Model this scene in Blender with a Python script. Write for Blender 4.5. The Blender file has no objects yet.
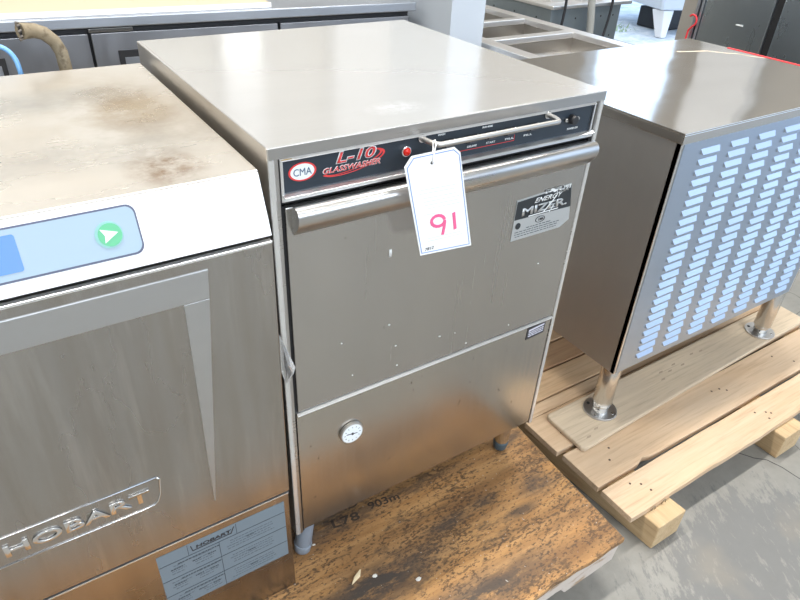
import bpy, math, random
from mathutils import Vector, Matrix
random.seed(7)
sc = bpy.context.scene
C = sc.collection
Z0 = 1.045            # height of the glasswasher's top above the floor; the numbers below are measured from that top
PI = math.pi

# ------------------------------------------------------------------ materials
def newmat(name):
    m = bpy.data.materials.new(name); m.use_nodes = True
    nt = m.node_tree
    return m, nt, nt.nodes['Principled BSDF']

def N(nt, t, **kw):
    n = nt.nodes.new(t)
    for k, v in kw.items():
        if k in n.inputs.keys() if hasattr(n, 'inputs') else False:
            n.inputs[k].default_value = v
        else:
            setattr(n, k, v)
    return n

def noise(nt, vec, scale, detail=3, rough=.5, sc3=None, loc=(0,0,0), dist=0):
    if sc3 or loc != (0,0,0):
        mp = nt.nodes.new('ShaderNodeMapping'); mp.inputs['Scale'].default_value = sc3 or (1,1,1)
        mp.inputs['Location'].default_value = loc
        nt.links.new(vec, mp.inputs[0]); vec = mp.outputs[0]
    n = nt.nodes.new('ShaderNodeTexNoise'); nt.links.new(vec, n.inputs['Vector'])
    n.inputs['Scale'].default_value = scale; n.inputs['Detail'].default_value = detail
    n.inputs['Roughness'].default_value = rough; n.inputs['Distortion'].default_value = dist
    return n.outputs['Fac']

def ramp(nt, fac, a, b, ca=0., cb=1.):
    r = nt.nodes.new('ShaderNodeMapRange'); nt.links.new(fac, r.inputs[0])
    r.inputs[1].default_value = a; r.inputs[2].default_value = b
    r.inputs[3].default_value = ca; r.inputs[4].default_value = cb
    return r.outputs[0]

def mix(nt, fac, a, b):
    m = nt.nodes.new('ShaderNodeMix'); m.data_type = 'RGBA'
    for s, v in ((0, fac), (6, a), (7, b)):
        if hasattr(v, 'is_linked') or hasattr(v, 'links'): nt.links.new(v, m.inputs[s])
        elif s == 0: m.inputs[s].default_value = v
        else: m.inputs[s].default_value = (*v, 1) if len(v) == 3 else v
    return m.outputs[2]

def math_(nt, op, a, b):
    m = nt.nodes.new('ShaderNodeMath'); m.operation = op
    for s, v in ((0, a), (1, b)):
        if hasattr(v, 'links'): nt.links.new(v, m.inputs[s])
        else: m.inputs[s].default_value = v
    return m.outputs[0]

def blob(nt, vec, c, r, soft=.5):
    """1 inside an ellipsoid at c with radii r, fading to 0 (a patch of dirt with its own place on the thing)"""
    mp = nt.nodes.new('ShaderNodeMapping'); mp.vector_type = 'TEXTURE'
    mp.inputs['Location'].default_value = c; mp.inputs['Scale'].default_value = r
    nt.links.new(vec, mp.inputs[0])
    l = nt.nodes.new('ShaderNodeVectorMath'); l.operation = 'LENGTH'; nt.links.new(mp.outputs[0], l.inputs[0])
    return ramp(nt, l.outputs['Value'], 1 + soft, 1 - soft)

def plain(name, col, rough=.5, metal=0., **kw):
    m, nt, b = newmat(name)
    b.inputs['Base Color'].default_value = (*col, 1); b.inputs['Roughness'].default_value = rough
    b.inputs['Metallic'].default_value = metal
    for k, v in kw.items(): b.inputs[k.replace('_', ' ')].default_value = v
    return m

def coords(nt):
    return nt.nodes.new('ShaderNodeTexCoord').outputs['Object']

def setc(nt, sock, out): nt.links.new(out, sock)

def steel(name, col=(.60,.59,.57), rough=.28, brush='x', line=.10, smudge=.10, wave=0.0, film=None, spots=0., fine=.004, stains=None, metal=1., streak=None):
    m, nt, b = newmat(name)
    v = coords(nt)
    s = {'x': (2.5, 320, 320), 'z': (320, 320, 2.5), 'y': (320, 2.5, 320)}[brush]
    br = noise(nt, v, 1, 2, .6, s)
    big = noise(nt, v, 5, 4, .6, {'x': (.6,1.6,1.6), 'z': (1.6,1.6,.6), 'y': (1.6,.6,1.6)}[brush])
    r1 = ramp(nt, br, .3, .7, -line*.25, line*.25)
    r2 = ramp(nt, big, .3, .7, rough - smudge*.5, rough + smudge*.5)
    setc(nt, b.inputs['Roughness'], math_(nt, 'ADD', r1, r2))
    c = mix(nt, ramp(nt, br, .25, .75, 0, 1) if line > .021 else .5, tuple(x*.985 for x in col), tuple(min(1, x*1.01) for x in col))
    c = mix(nt, ramp(nt, big, .35, .75, 0, .5), c, tuple(x*.86 for x in col))
    met = None
    if spots:
        sp = noise(nt, v, 1, 2, .5, (140,140,70))
        c = mix(nt, ramp(nt, sp, .72, .78, 0, spots), c, (.14,.11,.08))
    if film:      # dull mineral film
        f = noise(nt, v, 2.6, 2, .5, None, (3,1,2), .3)
        ff = ramp(nt, f, film[2], film[3], 0, film[1])
        c = mix(nt, ff, c, film[0])
        b.inputs['Metallic'].default_value = .62
    else:
        b.inputs['Metallic'].default_value = metal
    if streak:      # old run marks down the sheet
        k_ = noise(nt, v, 1, 4, .6, (26, 26, 1.8))
        c = mix(nt, ramp(nt, k_, .42, .72, 0, streak[1]), c, streak[0])
        k2 = noise(nt, v, 1, 4, .6, (34, 34, 3), (4,1,2))
        c = mix(nt, ramp(nt, k2, .55, .75, 0, streak[1]), c, tuple(min(1, x*1.35) for x in col))
    for st in (stains or []):
        cc, rr, col2, amt, frq = st
        bl = blob(nt, v, cc, rr, .6)
        n2 = ramp(nt, noise(nt, v, frq, 5, .7), .35, .62, 0, 1)
        c = mix(nt, math_(nt, 'MULTIPLY', math_(nt, 'MULTIPLY', bl, n2), amt), c, col2)
    setc(nt, b.inputs['Base Color'], c)
    bp = nt.nodes.new('ShaderNodeBump'); bp.inputs['Strength'].default_value = .12; bp.inputs['Distance'].default_value = fine*.002
    bp.inputs['Strength'].default_value = 0
    last = bp
    if wave:
        w = noise(nt, v, 3.5, 1, .4)
        b2 = nt.nodes.new('ShaderNodeBump'); b2.inputs['Strength'].default_value = 1; b2.inputs['Distance'].default_value = wave
        nt.links.new(w, b2.inputs['Height']); nt.links.new(bp.outputs[0], b2.inputs['Normal']); last = b2
    nt.links.new(last.outputs[0], b.inputs['Normal'])
    return m

def wood(name, c1, c2, dark, axis='x', rough=.65, freq=1., grey=None, knots=.6):
    m, nt, b = newmat(name)
    v = coords(nt)
    oi = nt.nodes.new('ShaderNodeObjectInfo').outputs['Random']
    add = nt.nodes.new('ShaderNodeVectorMath'); add.operation = 'ADD'
    cb = nt.nodes.new('ShaderNodeCombineXYZ'); nt.links.new(math_(nt, 'MULTIPLY', oi, 7.3), cb.inputs[0]); nt.links.new(math_(nt, 'MULTIPLY', oi, 3.1), cb.inputs[1])
    nt.links.new(v, add.inputs[0]); nt.links.new(cb.outputs[0], add.inputs[1]); v = add.outputs[0]
    s = {'x': (1.2*freq, 22*freq, 22*freq), 'y': (22*freq, 1.2*freq, 22*freq)}[axis]
    g = noise(nt, v, 1.3, 5, .6, s, (0,0,0), .8)
    g2 = noise(nt, v, 6, 4, .6, s)
    c = mix(nt, ramp(nt, g, .32, .68), c1, c2)
    c = mix(nt, ramp(nt, g2, .5, .75, 0, .6), c, dark)
    big = noise(nt, v, 3, 3, .5)
    c = mix(nt, ramp(nt, big, .45, .75, 0, .45), c, grey or c2)
    k = nt.nodes.new('ShaderNodeTexVoronoi'); k.inputs['Scale'].default_value = 4.5
    mp = nt.nodes.new('ShaderNodeMapping'); mp.inputs['Scale'].default_value = {'x': (.6,1.2,1), 'y': (1.2,.6,1)}[axis]
    nt.links.new(v, mp.inputs[0]); nt.links.new(mp.outputs[0], k.inputs['Vector'])
    c = mix(nt, ramp(nt, k.outputs['Distance'], .075, .045, 0, knots), c, dark)
    c = mix(nt, ramp(nt, oi, 0, 1, 0, .35), c, c1)
    setc(nt, b.inputs['Base Color'], c); b.inputs['Roughness'].default_value = rough
    b.inputs['Specular IOR Level'].default_value = .25
    bp = nt.nodes.new('ShaderNodeBump'); bp.inputs['Strength'].default_value = .4; bp.inputs['Distance'].default_value = .0015
    nt.links.new(g2, bp.inputs['Height']); nt.links.new(bp.outputs[0], b.inputs['Normal'])
    return m

M = {}
M['wash_top'] = steel('brushed_steel_top', (.71,.70,.68), .15, 'x', .06, .06, .002, film=((.62,.61,.58), .35, .5, .8), stains=[((-.07,-.245,.90), (.035,.022,3), (.88,.88,.88), 1., 70)])
M['wash_skin'] = steel('brushed_steel_side', (.66,.63,.59), .38, 'y', .03, .04)
M['wash_side'] = steel('brushed_steel_front', (.53,.52,.51), .30, 'x', .08, .08, .0015)
M['wash_door'] = steel('brushed_steel_door', (.50,.485,.465), .24, 'z', .10, .06, .0025, spots=.35)
M['wash_lower'] = steel('brushed_steel_lower', (.52,.495,.46), .22, 'z', .10, .06, .0015, spots=.9)
M['dish_top'] = steel('stained_steel_top', (.80,.77,.71), .26, 'x', .004, .10, .003, film=((.72,.655,.57), .8, .34, .58),
    stains=[((.225,.05,.87), (.055,.10,3), (.30,.19,.09), .8, 16), ((.20,.06,.87), (.10,.15,3), (.47,.37,.24), .75, 5),
            ((.21,-.215,.87), (.035,.05,3), (.26,.14,.06), .9, 40), ((.25,-.10,.87), (.08,.10,3), (.42,.36,.28), .5, 8),
            ((.05,.12,.87), (.17,.05,3), (.33,.34,.34), .6, 4), ((.12,-.12,.87), (.15,.06,3), (.38,.38,.37), .6, 5)])
M['dish_door'] = steel('dull_steel_door', (.43,.415,.40), .25, 'z', .004, .12, .002, spots=0, streak=((.33,.29,.24), .5))
M['dish_band'] = steel('dull_steel_band', (.56,.57,.58), .38, 'x', .004, .10, .001)
M['dish_kick'] = steel('dull_steel_panel', (.42,.39,.36), .25, 'x', .004, .10, .003, spots=.8, streak=((.28,.24,.20), .5))
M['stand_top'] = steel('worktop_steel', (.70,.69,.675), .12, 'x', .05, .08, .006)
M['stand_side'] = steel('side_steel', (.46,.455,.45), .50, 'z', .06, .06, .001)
M['stand_front'] = steel('louver_steel_sky_tint', (.48,.56,.68), .38, 'x', .05, .05, .0008)  # blue daylight reflection is put into this steel's base colour
M['bright'] = steel('bright_steel', (.78,.78,.78), .16, 'x', .04, .04)
M['tube_steel'] = steel('leg_steel', (.66,.65,.63), .22, 'z', .08, .06)
M['counter_steel'] = steel('counter_steel', (.50,.53,.58), .42, 'x', .06, .12, .001)
M['counter_door'] = steel('counter_door_steel', (.40,.41,.44), .40, 'z', .06, .16, .001)
M['steam_steel'] = steel('steam_steel', (.92,.91,.90), .36, 'x', .05, .06)
M['well_steel'] = steel('well_steel', (.62,.59,.55), .32, 'z', .06, .10)
M['fridge'] = steel('dark_door_steel', (.44,.49,.53), .28, 'z', .004, .04, .003)
M['galv'] = steel('galvanised', (.32,.37,.40), .42, 'z', .05, .14, .001, metal=.8)
M['black'] = plain('black_gap', (.012,.012,.014), .5)
M['rubber'] = plain('black_rubber', (.02,.02,.022), .45)
M['navy'] = plain('control_navy', (.022,.032,.045), .28)
M['white'] = plain('white_paint', (.86,.86,.86), .35)
M['flange'] = steel('flange_steel', (.62,.62,.62), .36, 'x', .05, .06)
M['edge'] = plain('polished_edge', (.92,.92,.92), .30, 1.)
M['pilaster'] = plain('pilaster_white', (.70,.70,.70), .5)
M['bar'] = steel('bar_steel', (.52,.50,.47), .42, 'x', .06, .06)
M['pure'] = plain('hood_white', (.93,.93,.94), .30)
M['paper'] = plain('tag_paper', (.93,.93,.93), .6)
M['blueline'] = plain('tag_blue', (.24,.36,.66), .6)
M['greyline'] = plain('print_grey', (.62,.66,.72), .6)
M['pink'] = plain('marker_pink', (.85,.13,.30), .6)
M['ink'] = plain('black_ink', (.03,.03,.035), .5)
M['logo_red'] = plain('logo_red', (.70,.05,.05), .4)
M['logo_white'] = plain('logo_white', (.80,.82,.82), .4)
M['logo_blue'] = plain('logo_blue', (.10,.16,.24), .4)
M['lamp_red'] = plain('lamp_red', (.75,.02,.01), .15)
M['plate'] = plain('plate_silver', (.55,.57,.58), .35, .6)
M['plate_black'] = plain('plate_black', (.02,.025,.03), .35)
M['label_blue'] = plain('label_bluegrey', (.17,.215,.25), .5, .0)
M['label_text'] = plain('label_text', (.04,.055,.07), .5)
M['label_faint'] = plain('label_faint', (.105,.135,.16), .5)
M['disp'] = plain('display_film', (.27,.37,.46), .22)
M['disp_edge'] = plain('display_edge', (.05,.06,.12), .3)
M['screen'] = plain('screen_blue', (.02,.16,.46), .15)
M['green'] = plain('button_green', (.05,.40,.17), .25)
M['green_lt'] = plain('button_ring', (.20,.45,.42), .3)
M['gauge_face'] = plain('gauge_white', (.82,.87,.90), .3)
M['foot_blue'] = plain('foot_plastic', (.24,.28,.33), .35)
M['foot_dark'] = plain('foot_dark', (.06,.09,.11), .4)
M['cutting'] = plain('cutting_board', (.60,.50,.36), .5)
M['red'] = plain('red_plastic', (.75,.04,.05), .4)
M['hose'] = None
M['blue_tube'] = plain('blue_tube', (.20,.45,.80), .3)
M['col_white'] = plain('column_white', (.52,.57,.63), .5)
M['ext_white'] = plain('machine_white', (.85,.87,.90), .45)
M['grey_pipe'] = plain('grey_pipe', (.45,.45,.42), .4)
M['chip'] = plain('wood_chip', (.72,.58,.36), .7)
M['crumb'] = plain('crumb', (.75,.73,.68), .7)
M['greenplant'] = plain('green_weed', (.40,.52,.36), .8)
m, nt, b = newmat('clear_plastic'); b.inputs['Base Color'].default_value = (.9,.9,.9,1); b.inputs['Transmission Weight'].default_value = .75
b.inputs['Roughness'].default_value = .15; b.inputs['IOR'].default_value = 1.3; M['plastic'] = m
# insulated hose: beige, worn
m, nt, b = newmat('hose_insulation'); v = coords(nt)
c = mix(nt, ramp(nt, noise(nt, v, 18, 5, .7), .35, .65), (.20,.155,.095), (.31,.26,.18))
c = mix(nt, ramp(nt, noise(nt, v, 60, 3, .6), .55, .7, 0, .8), c, (.10,.07,.04))
setc(nt, b.inputs['Base Color'], c); b.inputs['Roughness'].default_value = .75; M['hose'] = m
# new pale pallet timber
M['deck'] = wood('pallet_pine', (.68,.50,.335), (.54,.37,.225), (.30,.18,.10), 'x', grey=(.55,.47,.37))
M['deck2'] = wood('pallet_pine_warm', (.58,.38,.22), (.66,.48,.30), (.30,.17,.09), 'x')
M['plank'] = wood('plank_poplar', (.66,.545,.40), (.54,.43,.31), (.30,.24,.18), 'x', grey=(.46,.39,.31), knots=.3)
M['stringer'] = wood('stringer_pine', (.60,.45,.27), (.48,.33,.18), (.28,.17,.09), 'y', knots=.2)
M['deck_dark'] = wood('pallet_pine_dark', (.50,.32,.18), (.42,.25,.14), (.22,.13,.08), 'x')  # darker pine tone for some deck boards and the skid bearers
# dirty orange chipboard
m, nt, b = newmat('dirty_board'); v = coords(nt)
g = noise(nt, v, 1, 5, .65, (5, 60, 60), (0,0,0), .5)
c = mix(nt, ramp(nt, g, .35, .65), (.42,.215,.078), (.56,.32,.135))
c = mix(nt, ramp(nt, noise(nt, v, 1, 4, .6, (2.2, 14, 14)), .42, .68, 0, .85), c, (.18,.095,.045))
clu = noise(nt, v, 1, 4, .65, (9, 15, 12), (1,7,0))
clu = ramp(nt, clu, .30, .70, -.085, .085)
sp = math_(nt, 'ADD', noise(nt, v, 1, 4, .7, (105, 190, 150)), clu)
c = mix(nt, ramp(nt, sp, .53, .60, 0, .9), c, (.10,.06,.035))
sp2 = math_(nt, 'ADD', noise(nt, v, 1, 4, .7, (24, 120, 90)), clu)
c = mix(nt, ramp(nt, sp2, .55, .63, 0, .8), c, (.13,.08,.045))
bl = noise(nt, v, 1, 6, .75, (7,16,10), (2,5,0))
c = mix(nt, ramp(nt, bl, .56, .66, 0, .75), c, (.11,.075,.05))
cb_ = blob(nt, v, (.13,-.245,0), (.13,.040,9), .6)
cb2 = blob(nt, v, (.30,-.372,0), (.16,.030,9), .7)
cb3 = blob(nt, v, (.07,-.055,0), (.09,.05,9), .6)
nn = ramp(nt, noise(nt, v, 1, 6, .7, (16,40,20)), .30, .50)
ex_ = [(blob(nt, v, c__, r__, .6), .8) for c__, r__ in (((.435,-.195,0), (.035,.012,9)), ((.615,-.075,0), (.05,.02,9)), ((.58,-.22,0), (.045,.03,9)), ((.33,-.20,0), (.05,.015,9)), ((.50,-.26,0), (.04,.012,9)))]
for q, amt in [(cb_, 1.), (cb2, .95), (cb3, .8)] + ex_:
    c = mix(nt, math_(nt, 'MULTIPLY', math_(nt, 'MULTIPLY', q, nn), amt), c, (.075,.06,.05))
c = mix(nt, ramp(nt, noise(nt, v, 170, 1, .5), .765, .79, 0, .7), c, (.6,.58,.53))
setc(nt, b.inputs['Base Color'], c); b.inputs['Roughness'].default_value = .62; b.inputs['Specular IOR Level'].default_value = .3
bp = nt.nodes.new('ShaderNodeBump'); bp.inputs['Strength'].default_value = .6; bp.inputs['Distance'].default_value = .002
nt.links.new(sp, bp.inputs['Height']); nt.links.new(bp.outputs[0], b.inputs['Normal'])
M['board'] = m
# chipped white painted timber
m, nt, b = newmat('chipped_white_timber'); v = coords(nt)
c = mix(nt, ramp(nt, noise(nt, v, 9, 5, .7, (1,1,3)), .52, .62), (.56,.49,.43), (.36,.25,.16))
setc(nt, b.inputs['Base Color'], c); b.inputs['Roughness'].default_value = .7; M['painted'] = m
# concrete
m, nt, b = newmat('concrete'); v = coords(nt)
c = mix(nt, ramp(nt, noise(nt, v, 1.7, 6, .65), .3, .7), (.215,.210,.190), (.295,.285,.258))
c = mix(nt, ramp(nt, noise(nt, v, 14, 6, .7), .42, .66, 0, .5), c, (.18,.175,.16))
mp = nt.nodes.new('ShaderNodeMapping'); mp.inputs['Rotation'].default_value = (0,0,math.radians(-62)); nt.links.new(v, mp.inputs[0])
sc_ = noise(nt, mp.outputs[0], 1, 5, .7, (14, 90, 1))
sp_ = blob(nt, v, (.98,-.42,0), (.30,.17,1), .5)
patch = ramp(nt, math_(nt, 'ADD', math_(nt, 'MULTIPLY', noise(nt, mp.outputs[0], 1, 7, .75, (11,30,1)), .9), math_(nt, 'MULTIPLY', sp_, .22)), .56, .62)
c = mix(nt, math_(nt, 'MULTIPLY', patch, .75), c, (.15,.15,.148))
c = mix(nt, ramp(nt, sc_, .62, .70, 0, .55), c, (.34,.325,.285))
c = mix(nt, ramp(nt, noise(nt, v, 3, 4, .6, None, (9,2,0)), .56, .68, 0, .25), c, (.36,.30,.215))
vo = nt.nodes.new('ShaderNodeTexVoronoi'); vo.feature = 'DISTANCE_TO_EDGE'; vo.inputs['Scale'].default_value = 1.1
wob = nt.nodes.new('ShaderNodeVectorMath'); wob.operation = 'ADD'
nz = nt.nodes.new('ShaderNodeTexNoise'); nz.inputs['Scale'].default_value = 5; nt.links.new(v, nz.inputs['Vector'])
sca = nt.nodes.new('ShaderNodeVectorMath'); sca.operation = 'SCALE'; sca.inputs['Scale'].default_value = .12; nt.links.new(nz.outputs['Color'], sca.inputs[0])
nt.links.new(v, wob.inputs[0]); nt.links.new(sca.outputs[0], wob.inputs[1]); nt.links.new(wob.outputs[0], vo.inputs['Vector'])
c = mix(nt, ramp(nt, vo.outputs['Distance'], .0022, .001, 0, .75), c, (.08,.075,.07))
setc(nt, b.inputs['Base Color'], c)
setc(nt, b.inputs['Roughness'], ramp(nt, noise(nt, v, 4, 4, .6), .3, .7, .38, .6))
M['concrete'] = m
m, nt, b = newmat('pale_gravel'); v = coords(nt)
c = mix(nt, ramp(nt, noise(nt, v, 9, 5, .7), .35, .65), (.50,.58,.66), (.78,.82,.86))
setc(nt, b.inputs['Base Color'], c); b.inputs['Roughness'].default_value = .8; M['gravel'] = m
def wallmat(name, a, bcol, s=.8):
    m, nt, b = newmat(name); v = coords(nt)
    setc(nt, b.inputs['Base Color'], mix(nt, ramp(nt, noise(nt, v, s, 4, .6), .3, .7), a, bcol)); b.inputs['Roughness'].default_value = .75
    return m
M['wall'] = wallmat('wall_paint', (.52,.50,.46), (.58,.56,.52))
M['wall_dark'] = wallmat('wall_paint_dark', (.36,.34,.31), (.44,.41,.37))
M['wall_front'] = wallmat('wall_paint_brown', (.16,.145,.13), (.22,.20,.18))  # dark tone chosen to keep reflections in the steel fronts dim
M['ceiling'] = wallmat('ceiling_paint', (.55,.55,.53), (.62,.62,.60))
m, nt, b = newmat('lamp_glow'); b.inputs['Emission Color'].default_value = (1,.97,.92,1); b.inputs['Emission Strength'].default_value = 9
M['glow'] = m
m, nt, b = newmat('wall_lamp_glow'); b.inputs['Emission Color'].default_value = (1,.97,.92,1); b.inputs['Emission Strength'].default_value = 3.5
M['glow_soft'] = m

# ------------------------------------------------------------------ geometry helpers
class MB:
    def __init__(s): s.v = []; s.f = []; s.sm = []
    def add(s, vs, fs, sm=False):
        o = len(s.v); s.v += [tuple(v) for v in vs]
        for f in fs: s.f.append([i + o for i in f]); s.sm.append(sm)
        return s
    def box(s, x0, x1, y0, y1, z0, z1):
        vs = [(x, y, z) for z in (z0, z1) for y in (y0, y1) for x in (x0, x1)]
        return s.add(vs, [(0,2,3,1), (4,5,7,6), (0,1,5,4), (1,3,7,5), (3,2,6,7), (2,0,4,6)])
    def hexa(s, b4, t4):
        return s.add(list(b4) + list(t4), [(3,2,1,0), (4,5,6,7), (0,1,5,4), (1,2,6,5), (2,3,7,6), (3,0,4,7)])
    def prism(s, poly, axis, a0, a1, sm=False):
        """poly: 2D points; axis x: (y,z); y: (x,z); z: (x,y)"""
        def P(p, a): return {'x': (a, p[0], p[1]), 'y': (p[0], a, p[1]), 'z': (p[0], p[1], a)}[axis]
        n = len(poly)
        s.add([P(p, a0) for p in poly] + [P(p, a1) for p in poly], [tuple(range(n)), tuple(range(2*n-1, n-1, -1))])
        o = len(s.v) - 2*n
        for i in range(n):
            j = (i+1) % n
            s.f.append([o+i, o+n+i, o+n+j, o+j]); s.sm.append(sm)
        return s
    def cyl(s, p0, p1, r0, r1=None, n=24, caps=True, sm=True):
        r1 = r0 if r1 is None else r1
        p0, p1 = Vector(p0), Vector(p1); d = (p1 - p0).normalized()
        a = d.orthogonal().normalized(); b_ = d.cross(a)
        vs = []
        for p, r in ((p0, r0), (p1, r1)):
            for k in range(n):
                t = 2*PI*k/n; vs.append(p + a*math.cos(t)*r + b_*math.sin(t)*r)
        o = len(s.v); s.add(vs, [])
        for k in range(n):
            j = (k+1) % n; s.f.append([o+k, o+j, o+n+j, o+n+k]); s.sm.append(sm)
        if caps:
            s.f.append([o+k for k in reversed(range(n))]); s.sm.append(False)
            s.f.append([o+n+k for k in range(n)]); s.sm.append(False)
        return s
    def tube(s, pts, r, n=12, caps=True, rad=None):
        pts = [Vector(p) for p in pts]; m = len(pts); o = len(s.v); up = None
        for i, p in enumerate(pts):
            t = (pts[min(i+1, m-1)] - pts[max(i-1, 0)]).normalized()
            if up is None: up = t.orthogonal().normalized()
            up = (up - t*up.dot(t)).normalized(); bb = t.cross(up); rr = rad[i] if rad else r
            for k in range(n):
                a = 2*PI*k/n; s.v.append(tuple(p + up*math.cos(a)*rr + bb*math.sin(a)*rr))
        for i in range(m-1):
            for k in range(n):
                j = (k+1) % n; s.f.append([o+i*n+k, o+i*n+j, o+(i+1)*n+j, o+(i+1)*n+k]); s.sm.append(True)
        if caps:
            s.f.append([o+k for k in reversed(range(n))]); s.sm.append(False)
            s.f.append([o+(m-1)*n+k for k in range(n)]); s.sm.append(False)
        return s
    def ellipse(s, cx, cz, rx, rz, y0, y1, n=32, ri=0., rot=0., a0=0, a1=2*PI):
        """flat disc or ring facing -y"""
        def P(r, t, y):
            X, Zz = rx*r*math.cos(t), rz*r*math.sin(t)
            return (cx + X*math.cos(rot) - Zz*math.sin(rot), y, cz + X*math.sin(rot) + Zz*math.cos(rot))
        if ri == 0:
            pts = [P(1, 2*PI*k/n, 0) for k in range(n)]
            return s.prism([(p[0], p[2]) for p in pts], 'y', y0, y1)
        full = abs(a1 - a0 - 2*PI) < 1e-6; m = n if full else n + 1
        vs = []
        for k in range(m):
            t = a0 + (a1-a0)*k/n
            vs += [P(1, t, y0), P(ri, t, y0), P(1, t, y1), P(ri, t, y1)]
        fs = []
        for k in range(n):
            a, b_ = 4*k, 4*((k+1) % m)
            fs += [(a, a+1, b_+1, b_), (a+2, b_+2, b_+3, a+3), (a, b_, b_+2, a+2), (a+1, a+3, b_+3, b_+1)]
        return s.add(vs, fs)
    def dome(s, c, r, d, n=20, k=6, ax=(0,-1,0)):
        c = Vector(c); ax = Vector(ax); a = ax.orthogonal().normalized(); b_ = ax.cross(a); o = len(s.v)
        for i in range(k):
            t = (PI/2)*i/k
            for j in range(n):
                u = 2*PI*j/n; s.v.append(tuple(c + ax*d*math.sin(t) + (a*math.cos(u) + b_*math.sin(u))*r*math.cos(t)))
        s.v.append(tuple(c + ax*d)); top = len(s.v) - 1
        for i in range(k-1):
            for j in range(n):
                q = (j+1) % n; s.f.append([o+i*n+j, o+i*n+q, o+(i+1)*n+q, o+(i+1)*n+j]); s.sm.append(True)
        for j in range(n): s.f.append([o+(k-1)*n+j, o+(k-1)*n+(j+1) % n, top]); s.sm.append(True)
        return s
    def stroke(s, pts, w, y0, y1):
        """flat marker stroke facing -y through (x,z) points"""
        for i_, (a, b_) in enumerate(zip(pts[:-1], pts[1:])):
            if y0 < y1: y0 -= 1.5e-5
            a, b_ = Vector(a), Vector(b_); d = (b_-a).normalized(); n = Vector((-d.y, d.x))*w/2; e = d*w*.3
            q = [a-e+n, a-e-n, b_+e-n, b_+e+n]; s.prism([tuple(p) for p in q], 'y', y0, y1)
        return s
    def build(s, name, mat, parent=None, bevel=0, segs=2, weld=False):
        off = Vector((0, 0, Z0))
        if parent is not None: off = off - WL[parent.name]
        if parent is not None and ROOT.get(parent.name) == 'glasswasher':      # the shell narrows a hair towards its foot
            s.v = [(v[0]*(1 + .0125*v[2]/.77) if v[2] < 0 else v[0], v[1], v[2]) for v in s.v]
        me = bpy.data.meshes.new(name)
        me.from_pydata([tuple(Vector(v) + off) for v in s.v], [], s.f); me.update()
        for p, sm in zip(me.polygons, s.sm): p.use_smooth = sm
        import bmesh
        bm = bmesh.new(); bm.from_mesh(me)
        bmesh.ops.recalc_face_normals(bm, faces=bm.faces)
        if weld: bmesh.ops.remove_doubles(bm, verts=bm.verts, dist=1e-5)
        bm.to_mesh(me); bm.free()
        me.materials.append(mat)
        o = bpy.data.objects.new(name, me); C.objects.link(o)
        if parent is not None: o.parent = parent; WL[o.name] = WL[parent.name]; ROOT[o.name] = ROOT.get(parent.name)
        else: WL[o.name] = Vector((0,0,0))
        if bevel:
            bv = o.modifiers.new('bevel', 'BEVEL'); bv.width = bevel; bv.segments = segs; bv.limit_method = 'ANGLE'; bv.angle_limit = .6
            bv.harden_normals = False
        return o
WL = {}; ROOT = {}
def thing(name, label, cat, loc, group=None):
    o = bpy.data.objects.new(name, None); C.objects.link(o); o.empty_display_size = .05
    o.location = (loc[0], loc[1], loc[2] + Z0); WL[o.name] = Vector(o.location); ROOT[o.name] = name
    o['label'] = label; o['category'] = cat
    if group: o['group'] = group
    return o
def single(name, mb, mat, label, cat, group=None, bevel=0, kind=None):
    """a thing that is one mesh; its origin goes to its own base"""
    xs = [v[0] for v in mb.v]; ys = [v[1] for v in mb.v]; zs = [v[2] for v in mb.v]
    c = Vector(((min(xs)+max(xs))/2, (min(ys)+max(ys))/2, min(zs)))
    for i, v in enumerate(mb.v): mb.v[i] = tuple(Vector(v) - c - Vector((0,0,Z0)))
    o = mb.build(name, mat, None, bevel)
    o.location = (c.x, c.y, c.z + Z0); WL[o.name] = Vector(o.location)
    o['label'] = label; o['category'] = cat
    if group: o['group'] = group
    if kind: o['kind'] = kind
    return o
def struct(name, mb, mat, label, bevel=0):
    o = mb.build(name, mat, None, bevel); o['kind'] = 'structure'; o['label'] = label; o['category'] = name.split('_')[0]; return o
def text(body, x0, x1, zc, h, y, mat, parent, name, shear=0., bold=0., rot=0., depth=.0004, fn=None):
    cu = bpy.data.curves.new(name, 'FONT'); cu.body = body; cu.size = 1; cu.shear = shear; cu.offset = bold; cu.resolution_u = 3
    t = bpy.data.objects.new('tmp_text', cu); C.objects.link(t)
    dg = bpy.context.evaluated_depsgraph_get(); dg.update()
    me = bpy.data.meshes.new_from_object(t.evaluated_get(dg)); bpy.data.objects.remove(t)
    vs = [v.co.copy() for v in me.vertices]
    mnx, mxx = min(v.x for v in vs), max(v.x for v in vs); mny, mxy = min(v.y for v in vs), max(v.y for v in vs)
    sx = (x1-x0)/(mxx-mnx); sy = h/(mxy-mny)
    off = Vector((0,0,Z0)) - WL[parent.name]
    cx = (x0+x1)/2
    for v in me.vertices:
        X = (v.co.x - (mnx+mxx)/2)*sx; Y = (v.co.y - (mny+mxy)/2)*sy
        Xr = X*math.cos(rot) - Y*math.sin(rot); Yr = X*math.sin(rot) + Y*math.cos(rot)
        p = (cx + Xr, y, zc + Yr) if fn is None else fn(cx + Xr, zc + Yr)
        v.co = Vector(p) + off
    me.materials.clear(); me.materials.append(mat)
    o = bpy.data.objects.new(name, me); C.objects.link(o); o.parent = parent; WL[o.name] = WL[parent.name]
    if depth and fn is None:
        so = o.modifiers.new('thick', 'SOLIDIFY'); so.thickness = depth; so.offset = 0
    return o

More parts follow.
